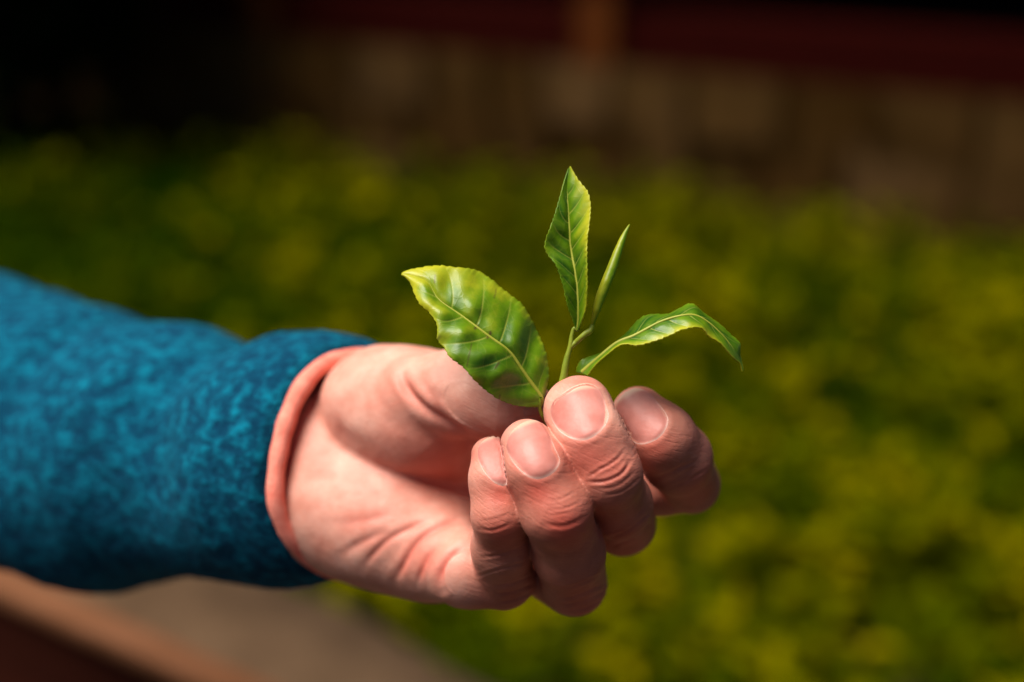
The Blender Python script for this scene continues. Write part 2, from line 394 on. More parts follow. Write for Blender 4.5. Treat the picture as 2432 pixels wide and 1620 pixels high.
# proximal finger bones
chain(fld, [(1020, 1310, 38, 104), (1110, 1352, 24, 84), (1196, 1372, 23, 76)], 4, 5)
chain(fld, [(1180, 1250, 54, 96), (1362, 1383, 26, 80)], 4, 4)
chain(fld, [(1320, 1150, 60, 92), (1480, 1243, 32, 78)], 4, 4)
chain(fld, [(1450, 1100, 62, 86), (1560, 1140, 44, 78), (1640, 1150, 37, 70)], 4, 4)
# thumb
chain(fld, [(1000, 945, 32, 106), (1080, 935, 27, 100), (1150, 945, 23, 92), (1215, 962, 19, 78), (1268, 978, 17, 58)], 3, 1.3)
# fingers from the middle joint to the tip
chain(fld, [(1640, 1150, 37, 70), (1606, 1087, 21, 80), (1570, 1040, 14, 78), (1518, 984, 17, 66)], 3, 0.35)
chain(fld, [(1196, 1372, 23, 76), (1190, 1300, 10, 66), (1188, 1222, 1, 63), (1175, 1140, 2, 56), (1165, 1083, 6, 46)], 3, 0.35)
chain(fld, [(1480, 1243, 32, 78), (1468, 1195, 15, 76), (1440, 1125, 0, 80), (1405, 1050, 0, 82), (1374, 976, 5, 84)], 3, 0.35)
chain(fld, [(1362, 1383, 26, 80), (1350, 1310, 10, 82), (1320, 1210, -4, 81), (1278, 1118, -4, 72), (1252, 1060, 1, 65)], 3, 0.35)

def surface_nets(f):
    ins = f < 0; nx, ny, nz = f.shape
    cnt = np.zeros((nx - 1, ny - 1, nz - 1), np.int8)
    for dx in (0, 1):
        for dy in (0, 1):
            for dz in (0, 1): cnt += ins[dx:nx - 1 + dx, dy:ny - 1 + dy, dz:nz - 1 + dz]
    cells = np.argwhere((cnt > 0) & (cnt < 8)); idx = np.full(cnt.shape, -1, np.int32)
    idx[tuple(cells.T)] = np.arange(len(cells))
    cor = np.array([(a, b, c) for a in (0, 1) for b in (0, 1) for c in (0, 1)])
    val = np.stack([f[tuple((cells + c_).T)] for c_ in cor], 1)
    acc = np.zeros((len(cells), 3)); num = np.zeros(len(cells))
    for i in range(8):
        for j in range(i + 1, 8):
            if np.abs(cor[i] - cor[j]).sum() != 1: continue
            a, b = val[:, i], val[:, j]; m = (a < 0) != (b < 0)
            t = np.where(m, a/np.where(m, a - b, 1), 0)
            acc += m[:, None]*(cor[i] + t[:, None]*(cor[j] - cor[i])); num += m
    v = cells + acc/num[:, None]
    faces = []
    for axn in range(3):
        a1, a2 = [(1, 2), (2, 0), (0, 1)][axn]
        s0 = [slice(1, -1)]*3; s0[axn] = slice(0, -1); s1 = list(s0); s1[axn] = slice(1, None)
        A = ins[tuple(s0)]; B = ins[tuple(s1)]
        e = np.argwhere(A != B); sgn = A[tuple(e.T)]
        base = e.copy(); base[:, a1] += 1; base[:, a2] += 1
        q = []
        for o1, o2 in ((-1, -1), (0, -1), (0, 0), (-1, 0)):
            cc = base.copy(); cc[:, a1] += o1; cc[:, a2] += o2; q.append(idx[tuple(cc.T)])
        q = np.stack(q, 1); q[~sgn] = q[~sgn][:, ::-1]; faces.append(q)
    F = np.vstack(faces); F = F[(F >= 0).all(1)]
    return lo + v*VOX, F
hv, hf = surface_nets(fld)
def grad_at(q):
    g = (q - lo)/VOX; i = np.clip(g.astype(int), 1, dims - 3)
    n = np.stack([fld[i[:, 0] + 1, i[:, 1], i[:, 2]] - fld[i[:, 0] - 1, i[:, 1], i[:, 2]], fld[i[:, 0], i[:, 1] + 1, i[:, 2]] - fld[i[:, 0], i[:, 1] - 1, i[:, 2]],
                  fld[i[:, 0], i[:, 1], i[:, 2] + 1] - fld[i[:, 0], i[:, 1], i[:, 2] - 1]], 1)
    return n/(np.linalg.norm(n, axis=1)[:, None] + 1e-9)
def relax(v, f, it=2, lam=0.5):
    e = np.vstack([f[:, [0, 1]], f[:, [1, 2]], f[:, [2, 3]], f[:, [3, 0]]])
    for _ in range(it):
        acc = np.zeros_like(v); n = np.zeros(len(v))
        for a, b in ((0, 1), (1, 0)):
            for k in range(3): acc[:, k] += np.bincount(e[:, a], v[e[:, b], k], len(v))
            n += np.bincount(e[:, a], minlength=len(v))
        v = v + lam*(acc/n[:, None] - v)
    return v
hv = relax(hv, hf, 3)
hn = grad_at(hv); hp = to_px(hv)
# outward winding, checked in world space
wv = to_world(hv[hf[:4000]].reshape(-1, 3)).reshape(-1, 4, 3); wnr = np.cross(wv[:, 1] - wv[:, 0], wv[:, 2] - wv[:, 0])
gw = hn[hf[:4000, 0]]; gw = gw[:, :1]*R_ + gw[:, 1:2]*U_ + gw[:, 2:3]*F_
if np.sum(wnr*gw) < 0: hf = hf[:, ::-1].copy()
# what the palm side shows: nearest surface per 6 px bin
bx = (hp/6).astype(int); bx -= bx.min(0); key = bx[:, 0]*4000 + bx[:, 1]
zmin = np.full(key.max() + 1, 1e9); np.minimum.at(zmin, key, hv[:, 2])
vis = hv[:, 2] < zmin[key] + 2.5

def seg_dist(p, line):
    best = np.full(len(p), 1e9)
    for a, b in zip(line[:-1], line[1:]):
        ab = b - a; t = np.clip(((p - a) @ ab)/(ab @ ab + 1e-9), 0, 1)
        best = np.minimum(best, np.linalg.norm(p - a - t[:, None]*ab, axis=1))
    return best
def c2(pts): return np.array([(620 + x*.3954, 800 + y*.3954) for x, y in pts])
def c3(pts): return np.array([(1080 + x*.3955, 860 + y*.3955) for x, y in pts])
def smoothline(l, n=24): return catmull(l, n)
disp = np.zeros(len(hv)); red = np.zeros(len(hv)); pale = np.zeros(len(hv))
def crease(line, w, depth, ridge=0.35, zr=(-99, 999), r=0.0):
    w *= 0.75 if zr[0] < 0 else 1.0; depth *= 0.6 if zr[0] < 0 else 0.48
    L = smoothline(line); m = vis & (hv[:, 2] > zr[0]) & (hv[:, 2] < zr[1])
    box_ = (hp[:, 0] > L[:, 0].min() - 4*w) & (hp[:, 0] < L[:, 0].max() + 4*w) & (hp[:, 1] > L[:, 1].min() - 4*w) & (hp[:, 1] < L[:, 1].max() + 4*w)
    m = np.where(m & box_)[0]
    if not len(m): return
    d = seg_dist(hp[m], L)
    e0 = np.linalg.norm(hp[m] - L[0], axis=1); e1 = np.linalg.norm(hp[m] - L[-1], axis=1)
    fade = np.clip(np.minimum(e0, e1)/(5*w), 0.15, 1)
    disp[m] += fade*(-depth*np.exp(-(d/w)**2) + ridge*depth*np.exp(-((d - 2.2*w)/(1.3*w))**2))
    red[m] += r*fade*np.exp(-(d/(1.6*w))**2)
PZ = (16, 999)
# thumb creases
crease(c2([(830, 170), (870, 300), (960, 410), (1090, 500), (1200, 570), (1300, 640)]), 11, 2.2, 0.25, PZ, 0.2)
crease(c2([(960, 230), (1010, 330), (1070, 430), (1150, 520)]), 9, 0.7, 0.5, PZ, 0.15)
crease(c2([(1040, 260), (1080, 360), (1150, 440)]), 9, 0.5, 0.5, PZ, 0.1)
crease(c2([(1150, 250), (1180, 340), (1250, 430)]), 8, 0.35, 0.5, PZ)
crease(c2([(740, 200), (790, 330), (860, 430)]), 9, 0.3, 0.5, PZ)
crease(c2([(400, 420), (430, 500), (500, 600), (620, 680)]), 14, 1.0, 0.5, PZ, 0.15)
# palm creases
crease(c2([(400, 1130), (560, 1110), (720, 1080), (860, 1040)]), 12, 0.4, 0.2, PZ, 0.2)
crease(c2([(470, 1330), (560, 1260), (680, 1200), (800, 1160)]), 10, 0.6, 0.15, PZ, 0.2)
crease(c2([(610, 1390), (680, 1300), (780, 1210), (920, 1140), (1050, 1090)]), 8, 0.8, 0.15, PZ, 0.25)
crease(c2([(800, 1480), (860, 1360), (930, 1250), (1040, 1160), (1220, 1080)]), 8, 1.1, 0.15, PZ, 0.3)
crease(c2([(940, 1500), (960, 1420), (1000, 1330), (1060, 1260)]), 6, 0.7, 0.15, PZ, 0.25)
crease(c2([(1090, 1520), (1080, 1440), (1110, 1370), (1170, 1300), (1250, 1250)]), 8, 1.0, 0.6, PZ, 0.4)
crease(c2([(300, 900), (380, 860), (470, 870)]), 14, 0.4, 0.5, PZ)
# finger joint wrinkles (dorsal)
FZ = (-99, 40)
for l, w, dp, rr in (
    ([(800, 720), (900, 715), (1000, 670), (1050, 600)], 4.5, 0.50, .1), ([(800, 690), (880, 640), (960, 590), (1020, 530)], 4, 0.28, 0), ([(860, 640), (930, 620), (1010, 560)], 3.5, 0.2, 0),
    ([(880, 760), (980, 740), (1080, 660)], 3.5, 0.22, 0), ([(900, 800), (1000, 780), (1110, 700)], 3.5, 0.18, 0), ([(930, 1060), (1040, 1010), (1170, 900)], 4.5, 0.3, 0), ([(940, 1110), (1060, 1060), (1190, 960)], 4.5, 0.35, 0),
    ([(560, 830), (640, 820), (720, 780)], 3.5, 0.16, 0), ([(570, 890), (660, 880), (750, 840)], 3.5, 0.2, 0), ([(580, 920), (640, 910), (700, 900)], 3.5, 0.2, 0), ([(540, 970), (650, 985), (770, 940)], 6, 0.3, .1),
    ([(630, 1420), (740, 1400), (900, 1330)], 4.5, 0.35, 0), ([(640, 1460), (760, 1440), (910, 1370)], 4.5, 0.35, 0), ([(650, 1360), (760, 1330), (890, 1270)], 4, 0.25, 0), ([(670, 1500), (780, 1480), (900, 1420)], 4, 0.3, 0),
    ([(160, 950), (230, 945), (330, 910)], 3.5, 0.16, 0), ([(150, 1000), (230, 1010), (340, 970)], 4.5, 0.25, .1), ([(170, 1170), (260, 1160), (400, 1110)], 4, 0.22, 0),
    ([(250, 1340), (340, 1330), (470, 1280)], 4, 0.3, 0), ([(250, 1390), (340, 1380), (480, 1330)], 4, 0.35, 0), ([(260, 1440), (350, 1430), (470, 1380)], 4, 0.3, 0), ([(130, 1290), (250, 1250), (430, 1200)], 4, 0.2, 0),
    ([(1200, 700), (1320, 650), (1400, 590)], 6, 0.35, .1), ([(1310, 660), (1390, 620), (1450, 590)], 4, 0.25, 0), ([(1280, 760), (1400, 710), (1520, 640)], 4, 0.15, 0)):
    crease(c3(l), w, dp, 0.5, FZ, rr)
# blushed skin round cuticles and joints
for x, y, s_, a in ((770, 560, 150, .42), (950, 640, 110, .25), (500, 770, 110, .55), (640, 990, 130, .45), (270, 800, 80, .5), (280, 1040, 110, .5), (1200, 530, 110, .35), (1010, 1060, 140, .3), (760, 1420, 140, .25), (330, 1400, 110, .2), (1500, 760, 110, .3),
                    (390, 620, 40, .3), (740, 110, 130, .25), (110, 560, 50, .3), (470, 400, 90, .15), (1080, 170, 90, .2), (560, 520, 60, .3), (230, 470, 60, .2), (700, 1000, 120, .2), (900, 900, 130, .2)):
    q = c3([(x, y)])[0]; red += a*np.exp(-(np.linalg.norm(hp - q, axis=1)/(s_*.3955))**2)*vis*(hv[:, 2] < 30)
for x, y, s_, a in ((900, 700, 260, .2), (1100, 760, 180, .22), (1000, 1350, 160, .25), (600, 1000, 200, .12), (1350, 520, 120, .2)):
    q = c2([(x, y)])[0]; red += a*np.exp(-(np.linalg.norm(hp - q, axis=1)/(s_*.3954))**2)*vis*(hv[:, 2] > 14)

# nails: outline from the photo, wrapped on the finger
NAILS = {
 'middle': [(578, 290), (600, 235), (650, 190), (720, 147), (790, 130), (850, 150), (885, 200), (905, 260), (920, 320), (900, 380), (850, 432), (780, 465), (700, 455), (630, 410), (590, 350)],
 'ring': [(315, 500), (340, 430), (390, 380), (455, 352), (510, 362), (560, 430), (600, 520), (628, 590), (600, 650), (540, 690), (480, 697), (420, 670), (360, 610), (325, 550)],
 'little': [(142, 565), (150, 505), (190, 462), (250, 442), (285, 490), (300, 600), (318, 700), (300, 738), (250, 728), (200, 685), (160, 625)],
 'index': [(975, 255), (1010, 200), (1060, 165), (1110, 162), (1170, 190), (1220, 250), (1265, 310), (1278, 360), (1250, 425), (1200, 468), (1130, 490), (1075, 478), (1030, 430), (990, 340)],
 'thumb': [(413, 300), (420, 276), (450, 266), (505, 266), (530, 290), (525, 325), (470, 330), (425, 326)]}
FREE = {'middle': (0.33, -1), 'ring': (0.30, -1), 'little': (0.30, -1), 'index': (0.33, -1), 'thumb': (0, -1)}
AXIS = {'middle': (-0.25, -1), 'ring': (-0.42, -1), 'little': (-0.2, -1), 'index': (-0.5, -1), 'thumb': (-1, 0.1)}
outl = {k: catmull(c3(v), 64, closed=True) for k, v in NAILS.items()}
for k, o_ in outl.items():
    c_ = o_.mean(0); a_ = np.array(AXIS[k], float); a_ /= np.linalg.norm(a_)
    near = np.where(vis & (np.linalg.norm(hp - c_, axis=1) < 110) & (hv[:, 2] < 40))[0]
    ol = np.vstack([o_, o_[:1]]); d = seg_dist(hp[near], ol)
    an = np.arctan2(hp[near, 1] - c_[1], hp[near, 0] - c_[0]); oan = np.arctan2(o_[:, 1] - c_[1], o_[:, 0] - c_[0]); orad = np.linalg.norm(o_ - c_, axis=1)
    oi = np.argsort(oan); rr = np.interp(an, oan[oi], orad[oi], period=2*np.pi)
    inside = np.linalg.norm(hp[near] - c_, axis=1) < rr
    prox = np.clip(0.5 - 0.9*((hp[near] - c_) @ a_)/orad.mean(), 0, 1)         # 1 at the cuticle side
    if k != 'thumb':
        disp[near] += np.where(inside, -0.30, 0.0)*np.clip(d/6, 0, 1) + np.where(~inside, (0.04 + 0.13*prox)*np.exp(-((d - 9)/9)**2), 0)
nn = hn.copy()
hv2 = hv + nn*disp[:, None]
hv2 += nn*(0.10*vnoise(hv, 0.16, 3.0, 3))[:, None]
hw = to_world(hv2)
hm = mesh_np('person', hw, hf)
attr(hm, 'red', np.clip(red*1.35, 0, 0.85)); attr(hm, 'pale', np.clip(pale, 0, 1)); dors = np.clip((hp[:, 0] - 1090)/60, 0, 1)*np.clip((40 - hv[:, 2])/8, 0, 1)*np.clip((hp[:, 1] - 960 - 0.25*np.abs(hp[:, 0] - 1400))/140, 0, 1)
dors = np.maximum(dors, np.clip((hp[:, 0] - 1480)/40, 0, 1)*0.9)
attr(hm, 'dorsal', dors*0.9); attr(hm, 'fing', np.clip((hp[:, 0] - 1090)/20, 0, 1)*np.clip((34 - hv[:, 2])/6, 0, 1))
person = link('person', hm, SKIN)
tag(person, 'person in a blue fleece sleeve, left hand pinching a green tea sprig', 'person')
bvh = BVHTree.FromPolygons([tuple(v) for v in hw], [tuple(f) for f in hf.tolist()])
def cast(px, py):
    v = F_ + R_*((px - 1216)*S/D) + U_*(-(py - 810)*S/D)
    loc, nor, i, t = bvh.ray_cast(Vector(CAM), Vector(v).normalized())
    if nor is not None and nor @ Vector(v) > 0: nor = -nor
    return loc, nor
for k, o_ in outl.items():
    c_ = o_.mean(0); a_ = np.array(AXIS[k], float); a_ /= np.linalg.norm(a_); lat = np.array([-a_[1], a_[0]])
    rings = np.concatenate([np.linspace(0.06, 0.9, 12), [0.95, 0.985, 1.02, 1.06]]); V = []; FR = []; CU = []
    ext = ((o_ - c_) @ a_).max()
    ok = []
    for r in rings:
        for q in o_:
            p = c_ + (q - c_)*r; loc, nor = cast(*p)
            V.append(None if loc is None else (np.array(loc), np.array(nor)))
            al = ((p - c_) @ a_)/ext; la = abs((p - c_) @ lat)/ext
            FR.append(float(np.clip((al - (0.76 - 0.16*la*la))*9, 0, 1)) if k != 'thumb' else 0.3)
            pr = np.clip(0.6 - 1.1*((q - c_) @ a_)/ext, 0, 1)
            CU.append(float(np.exp(-((r - 1.01)/0.02)**2)*pr*1.0))
    # plate: smooth the cast normals, lift the middle, sink the rim
    pos = np.array([v[0] if v else (np.nan,)*3 for v in V]).reshape(len(rings), len(o_), 3)
    nor = np.array([v[1] if v else (np.nan,)*3 for v in V]).reshape(len(rings), len(o_), 3)
    n0 = np.nanmean(nor[:6].reshape(-1, 3), 0); n0 /= np.linalg.norm(n0)
    for i in range(1, len(rings)):
        bad = np.isnan(pos[i]).any(1) | (np.abs(np.nan_to_num((pos[i] - pos[i - 1]) @ F_, nan=9)) > 0.0012)
        pos[i][bad] = pos[i - 1][bad]; nor[i][bad] = nor[i - 1][bad]
    lift = (0.00042*(1 - np.clip(rings, 0, 1)**4) + 0.00006)[:, None, None]
    lift[-2:] = [[[0.00005]], [[-0.0002]]]
    al_ = n0*0; ax_a = a_[0]*R_ - a_[1]*U_; ax_a = ax_a - n0*(ax_a @ n0); ax_a /= np.linalg.norm(ax_a); ax_l = np.cross(n0, ax_a)
    p0 = pos[0].mean(0); dl = pos - p0; A_ = dl @ ax_a; L_ = dl @ ax_l; H_ = dl @ n0
    if k != 'thumb':
        mm_ = rings < 0.93; a1, l1, h1 = A_[mm_].ravel(), L_[mm_].ravel(), H_[mm_].ravel()
        cf = np.linalg.lstsq(np.stack([a1*0 + 1, a1, l1, a1*a1, l1*l1, a1*l1], 1), h1, rcond=None)[0]
        ext_m = np.abs(A_[mm_]).max(); fit = lambda a, l, f3, tl: cf[0] + (cf[1] + tl)*a + cf[2]*l + f3*cf[3]*a*a + cf[4]*l*l + cf[5]*a*l
        flat = fit(A_, L_, 0.7, -0.22*cf[3]*ext_m) - H_
        wgt = (1 - np.clip((rings - 0.93)/0.08, 0, 1))[:, None]
        pos = pos + (np.clip(flat, -0.0003, 0.0006)*wgt)[..., None]*n0
    pos = pos + lift*(0.6*nor + 0.4*n0)
    nr, na = len(rings), len(o_)
    verts = list(pos.reshape(-1, 3)) + [pos[0].mean(0)]
    faces = [(i*na + j, (i + 1)*na + j, (i + 1)*na + (j + 1) % na, i*na + (j + 1) % na) for i in range(nr - 1) for j in range(na)]
    me = bpy.data.meshes.new('fingernail'); me.from_pydata([tuple(v) for v in verts], [], faces + [(nr*na, j, (j + 1) % na) for j in range(na)])
    me.update(); bm = bmesh.new(); bm.from_mesh(me); bmesh.ops.recalc_face_normals(bm, faces=bm.faces); bm.to_mesh(me); bm.free()
    attr(me, 'free', FR + [FR[0]]); attr(me, 'cuticle', CU + [0.0])
    link('fingernail', me, NAIL, person)

# ------------------------------------------------------------------ sleeve and its coral binding
trim_near = [(885, 850), (820, 851), (760, 873), (714, 925), (682, 998), (662, 1080), (654, 1156), (660, 1212), (682, 1262), (712, 1302), (748, 1334), (800, 1358)]
TC = np.array([838, 1107.0])
trim = [(x, y) for x, y in trim_near] + [(2*TC[0] - x, 2*TC[1] - y) for x, y in trim_near[1:-1]]
trim = catmull(trim, 96, closed=True)
def trim_d(px): return 54 + (px - TC[0])*0.098
stations = [((835, 797), (765, 1385), 62), ((760, 784), (690, 1400), 69), ((690, 793), (620, 1392), 77), ((605, 829), (540, 1380), 86), ((540, 807), (480, 1372), 92), ((460, 771), (400, 1377), 100),
            ((370, 763), (330, 1394), 108), ((297, 769), (270, 1412), 115), ((240, 731), (200, 1404), 121), ((150, 713), (120, 1372), 130), ((90, 684), (60, 1352), 137), ((20, 672), (0, 1342), 145),
            ((-30, 642), (-60, 1335), 152), ((-150, 626), (-200, 1335), 168), ((-420, 560), (-460, 1345), 200), ((-800, 520), (-830, 1360), 245)]
SS = catmull([(*t, *b, d) for t, b, d in stations], 150)
NT = 96; th = np.linspace(0, 2*np.pi, NT, endpoint=False)
rings = []
r0 = np.array([mm(x, y, trim_d(x)) for x, y in trim])
rings.append(r0*1.0)
for k, (xt, yt, xb, yb, d) in enumerate(SS):
    T = mm(xt, yt, d); B = mm(xb, yb, d); C = (T + B)/2; e1 = (T - B)/2; h = np.linalg.norm(e1)
    e2 = np.array([-0.66, 0.0, -0.75]); e2 -= e1*(e2 @ e1)/(h*h); e2 = e2/np.linalg.norm(e2)*h*0.93
    ring = C + np.cos(th)[:, None]*e1 + np.sin(th)[:, None]*e2
    rings.append(ring)
ph = np.arctan2(((r0 - r0.mean(0)) @ np.array([-0.66, 0, -0.75])), ((r0 - r0.mean(0)) @ np.array([0.1, 0.99, 0])))
order = np.argsort(ph % (2*np.pi)); r0s = r0[order]; phs = (ph % (2*np.pi))[order]
r0r = np.stack([np.interp(th, phs, r0s[:, c_], period=2*np.pi) for c_ in range(3)], 1)
cen0 = r0r.mean(0)
inner = [cen0 + (r0r - cen0)*0.93 + np.array([-10, 0, 11])*1.6, cen0 + (r0r - cen0)*0.95 + np.array([-10, 0, 11])*0.5]
rings[0] = r0r
R = np.array(rings)
# folds and nap
nr = len(R)
cen = R.mean(1, keepdims=True); rad = R - cen; rl_ = np.linalg.norm(rad, axis=2, keepdims=True)
sidx = np.arange(nr)[:, None]; 
fold = np.zeros((nr, NT))
for amp, f0, tw, seed in ((0.8, 0.21, 1.2, 0.0), (0.4, 0.43, -1.6, 2.0)):
    wob = np.array([[noise.noise(Vector((i*0.05, math.cos(t)*1.1 + seed, math.sin(t)*1.1))) for t in th] for i in range(nr)])
    fold += amp*np.sin(sidx*f0 + tw*np.cos(th)[None] + 3.5*wob + seed)*(0.25 + 0.75*np.clip(np.sin(th)[None], 0, 1))
nap = vnoise(R.reshape(-1, 3), 0.55, 5.0, 3).reshape(nr, NT)*0.5
fade = np.clip(sidx/6.0, 0, 1)
R = R + rad/rl_*((fold + nap)*fade)[..., None]
R = np.concatenate([np.array(inner), R]); nr = len(R)
sf = [(i*NT + j, i*NT + (j + 1) % NT, (i + 1)*NT + (j + 1) % NT, (i + 1)*NT + j) for i in range(nr - 1) for j in range(NT)]
me = mesh_np('sleeve', to_world(R.reshape(-1, 3)), sf)
sleeve = link('sleeve', me, FLEECE, person)
tw = to_world(np.array([mm(x, y, trim_d(x)) for x, y in trim]))
tr_r = np.array([mmr(21.5, trim_d(x)) * (1 + 0.14*noise.noise(Vector((x*0.02, y*0.02, 0)))) for x, y in trim])/1000
v, f = sweep(tw, tr_r, 16, closed=True)
v = v + 0.00012*np.array([noise.noise(Vector(p*700)) for p in v])[:, None]
link('cuff_binding', mesh_np('cuff_binding', v, f), CORAL, sleeve)

# ------------------------------------------------------------------ the tea sprig
sprig = bpy.data.objects.new('tea_sprig', None); COL.objects.link(sprig)
sprig.location = to_world(mm(1305, 960, 4))[0]
tag(sprig, 'fresh green tea sprig with three leaves and a closed bud held in the fingertips', 'tea sprig')
bpy.context.view_layer.update(); SINV = sprig.matrix_world.inverted()
def sl(name, me, mat, parent=None, thick=0.0):
    o = link(name, me, mat); o.parent = parent or sprig
    o.matrix_parent_inverse = SINV if parent is None else Matrix()
    if parent is not None: o.matrix_parent_inverse = Matrix()
    if thick:
        m_ = o.modifiers.new('thickness', 'SOLIDIFY'); m_.thickness = thick; m_.offset = 0
    return o
def c1(pts): return np.array([(900 + x*.3953, 360 + y*.3953) for x, y in pts])
def leaf(mid, ea, eb, depth, fold_a, fold_b, veins, quilt, yelf, nt=190, nw=40, serr=3.4, browns=(), label=None, swell=(0, 0)):
    M = catmull(c1(mid), nt); A = catmull(c1(ea), nt); B = catmull(c1(eb), nt)
    t = np.linspace(0, 1, nt)
    dm = np.interp(t, np.linspace(0, 1, len(depth)), depth); dm = np.convolve(np.pad(dm, 9, 'edge'), np.ones(19)/19, 'valid')
    fa = np.interp(t, np.linspace(0, 1, len(fold_a)), fold_a); fb = np.interp(t, np.linspace(0, 1, len(fold_b)), fold_b)
    fa = np.convolve(np.pad(fa, 9, 'edge'), np.ones(19)/19, 'valid'); fb = np.convolve(np.pad(fb, 9, 'edge'), np.ones(19)/19, 'valid')
    ws = np.concatenate([-np.linspace(1, 0, nw + 1)[:-1], np.linspace(0, 1, nw + 1)])
    Lpx = np.linalg.norm(np.diff(M, axis=0), axis=1).sum()
    Q = []; VE = []; YE = []; PX = []
    for i in range(nt):
        saw = ((t[i]*30 + 0.5*noise.noise(Vector((t[i]*17, 0, 3)))) % 1.0)*(0.45 + 0.5*abs(noise.noise(Vector((t[i]*21, 5, 0)))) + 0.2)
        for w in ws:
            E = A[i] if w < 0 else B[i]; a = abs(w); side = -1 if w < 0 else 1
            dirv = E - M[i]; ln = np.linalg.norm(dirv) + 1e-6
            p = M[i] + dirv*a + dirv/ln*serr*(saw - 0.5)*max(0, a - 0.8)*5*min(1, ln/30)
            fd = fa[i] if side < 0 else fb[i]; sw = swell[0] if side < 0 else swell[1]
            env = math.sin(math.pi*min(1, max(0, t[i])))**0.6
            ph_ = (t[i] - 0.13*a**1.3)*veins + (0.5 if side > 0 else 0) + 0.3*noise.noise(Vector((t[i]*4, side*3.0, 1)))
            fr = abs(ph_ - round(ph_))
            vw = fr/veins*Lpx
            vein = math.exp(-(vw/1.9)**2)*(1 - a**3)*0.75*env
            mv = math.exp(-((a*ln)/3.2)**2)
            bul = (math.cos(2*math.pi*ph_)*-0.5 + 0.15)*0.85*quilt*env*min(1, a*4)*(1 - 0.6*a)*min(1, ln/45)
            nz = noise.noise(Vector((p[0]*0.017 + p[1]*0.006, p[1]*0.009, 2)))*1.7*env*min(1, a*3)*quilt + noise.noise(Vector((p[0]*0.045, p[1]*0.03, 7)))*0.10*env*quilt
            d = dm[i] + fd*a + sw*4*a*(1 - a)*env - bul - nz + 0.25*vein + 0.5*math.exp(-((a*ln)/7)**2)*env
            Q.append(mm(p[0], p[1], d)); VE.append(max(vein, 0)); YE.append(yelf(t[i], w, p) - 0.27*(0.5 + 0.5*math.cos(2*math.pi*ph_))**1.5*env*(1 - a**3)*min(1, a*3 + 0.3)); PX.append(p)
    K = len(ws); f = [(i*K + j, i*K + j + 1, (i + 1)*K + j + 1, (i + 1)*K + j) for i in range(nt - 1) for j in range(K - 1)]
    me = mesh_np('leaf', to_world(np.array(Q)), f); PX = np.array(PX)
    br = np.zeros(len(Q))
    for line, wd, am in browns: br = np.maximum(br, am*np.exp(-(seg_dist(PX, smoothline(c1(line), 12))/wd)**2))
    attr(me, 'vein', VE); attr(me, 'yel', YE); attr(me, 'brown', br)
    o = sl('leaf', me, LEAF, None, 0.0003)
    if label: o['label'] = label
    # raised midrib
    q = np.array([mm(M[i, 0], M[i, 1], dm[i] + 0.25) for i in range(2, nt - 6, 3)])
    rr = np.linspace(0.55, 0.12, len(q))/1000
    vv, ff = sweep(to_world(q), rr, 8)
    mr = link('midrib', mesh_np('midrib', vv, ff), MIDRIB, o)
    return o
MIDRIB = simple('leaf_midrib', (0.24, 0.27, 0.02), (0.36, 0.36, 0.05), 200, 0.4, 0.2, 0.0003)
# broad lower leaf on the left
leaf(mid=[(965, 1530), (975, 1480), (900, 1370), (845, 1290), (780, 1200), (660, 1110), (500, 990), (360, 890), (280, 775), (140, 735)],
     ea=[(962, 1532), (880, 1533), (800, 1520), (720, 1490), (660, 1450), (600, 1400), (560, 1360), (500, 1290), (430, 1240), (390, 1180), (350, 1130), (352, 1085), (345, 1030), (300, 965), (250, 920), (220, 870), (190, 790), (155, 750), (135, 740)],
     eb=[(968, 1530), (1000, 1440), (1020, 1330), (1000, 1200), (960, 1100), (900, 980), (850, 910), (760, 840), (650, 750), (570, 710), (450, 695), (340, 687), (200, 708), (150, 725), (138, 735)],
     depth=[5, 4, 3, 2, 2, 3, 4, 6, 9], fold_a=[0, -2, -4, -5, -5, -4, -3, -1, 0], fold_b=[0, 4, 8, 9, 9, 8, 6, 3, 0], veins=6.5, quilt=1.15,
     yelf=lambda t, w, p: 0.40 + 0.75*max(0, t - 0.4) + 0.30*abs(w)**4*(0.3 + 0.7*t) + 0.25*max(0, t - 0.8)*4,
     browns=[([(575, 1065), (595, 1050)], 3, .9), ([(650, 1120), (670, 1095), (668, 1085)], 3, .9), ([(690, 880), (700, 850), (700, 830)], 1.6, .6), ([(530, 1290), (545, 1210), (555, 1160)], 1.6, .6), ([(740, 1190), (800, 1250), (880, 1350), (930, 1400)], 1.3, .35),
             ([(700, 1300), (720, 1270)], 2.5, .7), ([(335, 790), (338, 745)], 1.5, .6), ([(720, 1490), (725, 1460)], 2, .7), ([(360, 890), (420, 930)], 2, .5), ([(350, 1130), (365, 1110)], 4, .5)],
     label='broad glossy leaf with yellow tip leaning to the left', swell=(-1.5, -1.0))
# upright folded leaf
leaf(mid=[(1190, 1080), (1200, 1000), (1196, 850), (1185, 750), (1167, 650), (1152, 560), (1145, 450), (1137, 330), (1130, 200), (1142, 100)],
     ea=[(1186, 1078), (1155, 990), (1130, 920), (1100, 790), (1060, 680), (1003, 605), (998, 540), (1040, 420), (1075, 310), (1110, 185), (1136, 105)],
     eb=[(1194, 1078), (1240, 960), (1252, 850), (1252, 700), (1250, 600), (1256, 500), (1270, 400), (1272, 300), (1250, 232), (1200, 170), (1150, 88)],
     depth=[5, 4, 4, 4, 5, 5, 6, 7, 8], fold_a=[0, -1, -2, -2, -2, -2, -2, -1, 0], fold_b=[0, -4, -6, -6, -6, -5, -4, -2, 0], veins=9, quilt=0.65,
     yelf=lambda t, w, p: 0.36 + (0.5*max(0, w)*min(1, t*1.6)) + 0.22*abs(w)**5 + 0.3*max(0, t - 0.75), label='upright leaf folded along its midrib')
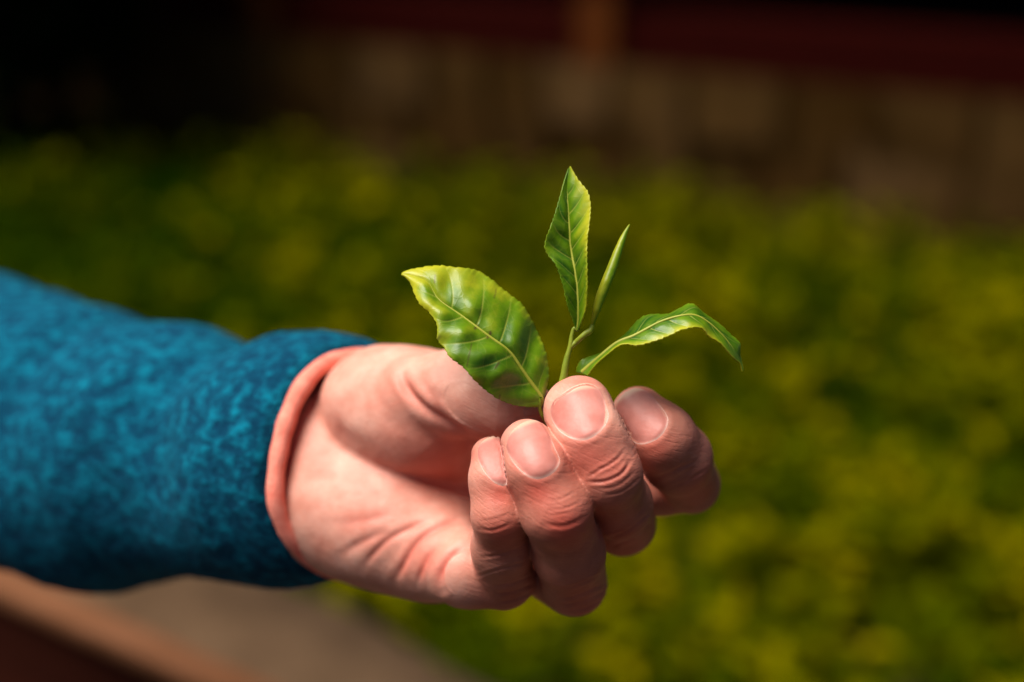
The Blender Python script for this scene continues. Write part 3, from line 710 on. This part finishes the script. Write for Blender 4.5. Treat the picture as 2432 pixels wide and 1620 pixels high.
# arching leaf on the right
leaf(mid=[(1215, 1330), (1320, 1240), (1430, 1150), (1530, 1108), (1620, 1060), (1700, 1020), (1800, 990), (1890, 982), (1970, 1020), (2060, 1100), (2130, 1190), (2165, 1260), (2186, 1320)],
     ea=[(1185, 1325), (1215, 1255), (1340, 1207), (1430, 1138), (1490, 1088), (1540, 1030), (1590, 990), (1640, 980), (1740, 976), (1800, 946), (1880, 915), (1950, 970), (2050, 1040), (2110, 1098), (2166, 1150), (2170, 1220), (2188, 1300)],
     eb=[(1255, 1345), (1310, 1275), (1380, 1213), (1440, 1168), (1490, 1157), (1550, 1166), (1640, 1146), (1740, 1110), (1830, 1070), (1930, 1060), (1980, 1110), (2050, 1152), (2100, 1210), (2140, 1250), (2170, 1275), (2180, 1322)],
     depth=[6, 4, 3, 2, 2, 2, 3, 4, 6], fold_a=[1, 3, 5, 6, 6, 6, 5, 3, 0], fold_b=[-1, -2, -3, -3, -3, -3, -2, -1, 0], veins=9, quilt=0.5,
     yelf=lambda t, w, p: 0.3 + 0.5*max(0, w)*(0.3 + 0.7*math.sin(math.pi*t)) + 0.25*abs(w)**6 + 0.5*max(0, t - 0.88)*6*0.5, label='narrow leaf arching down to the right')
# bud and stems
def tube(name, pts, radii, mat, n=40, seg=12, d=4.0):
    P = catmull(c1(pts), n); dd = d if np.ndim(d) else [d]*len(pts)
    dz = np.interp(np.linspace(0, 1, n), np.linspace(0, 1, len(pts)), dd); rr = np.interp(np.linspace(0, 1, n), np.linspace(0, 1, len(radii)), radii)*S*.3953/1000
    rr = rr*(1 + 0.06*np.array([noise.noise(Vector((i*0.4, 0, 0))) for i in range(n)]))
    v, f = sweep(to_world(np.array([mm(*p, q) for p, q in zip(P, dz)])), rr, seg)
    me = mesh_np(name, v, f); attr(me, 'vein', np.zeros(len(v))); attr(me, 'brown', np.zeros(len(v))); attr(me, 'yel', 0.62 + 0.3*np.tile(np.cos(np.linspace(0, 6.28, seg, endpoint=False)), n))
    return sl(name, me, mat)
tube('bud', [(1283, 1042), (1305, 960), (1330, 880), (1365, 790), (1400, 700), (1440, 590), (1475, 500), (1506, 438)], [9, 24, 32, 33, 31, 27, 19, 3], LEAF, 60, 16, [4, 3, 3, 3, 4, 5, 6, 7])
tube('stem', [(1165, 1560), (1105, 1420), (1112, 1345), (1128, 1250), (1150, 1170), (1158, 1110), (1172, 1060), (1190, 1075), (1194, 1040)], [20, 22, 23, 23, 21, 17, 15, 11, 5], STEM, 60, 14, [8, 6, 5, 5, 5, 5, 5, 5, 4.6])
tube('stalk', [(1150, 1175), (1190, 1140), (1240, 1095), (1270, 1075), (1284, 1040)], [15, 17, 17, 20, 12], STEM, 30, 12, [5, 5, 4, 4, 4])
tube('stalk', [(1010, 1640), (975, 1570), (966, 1530), (975, 1480)], [12, 12, 12, 9], STEM, 24, 12, [9, 6, 5, 4])
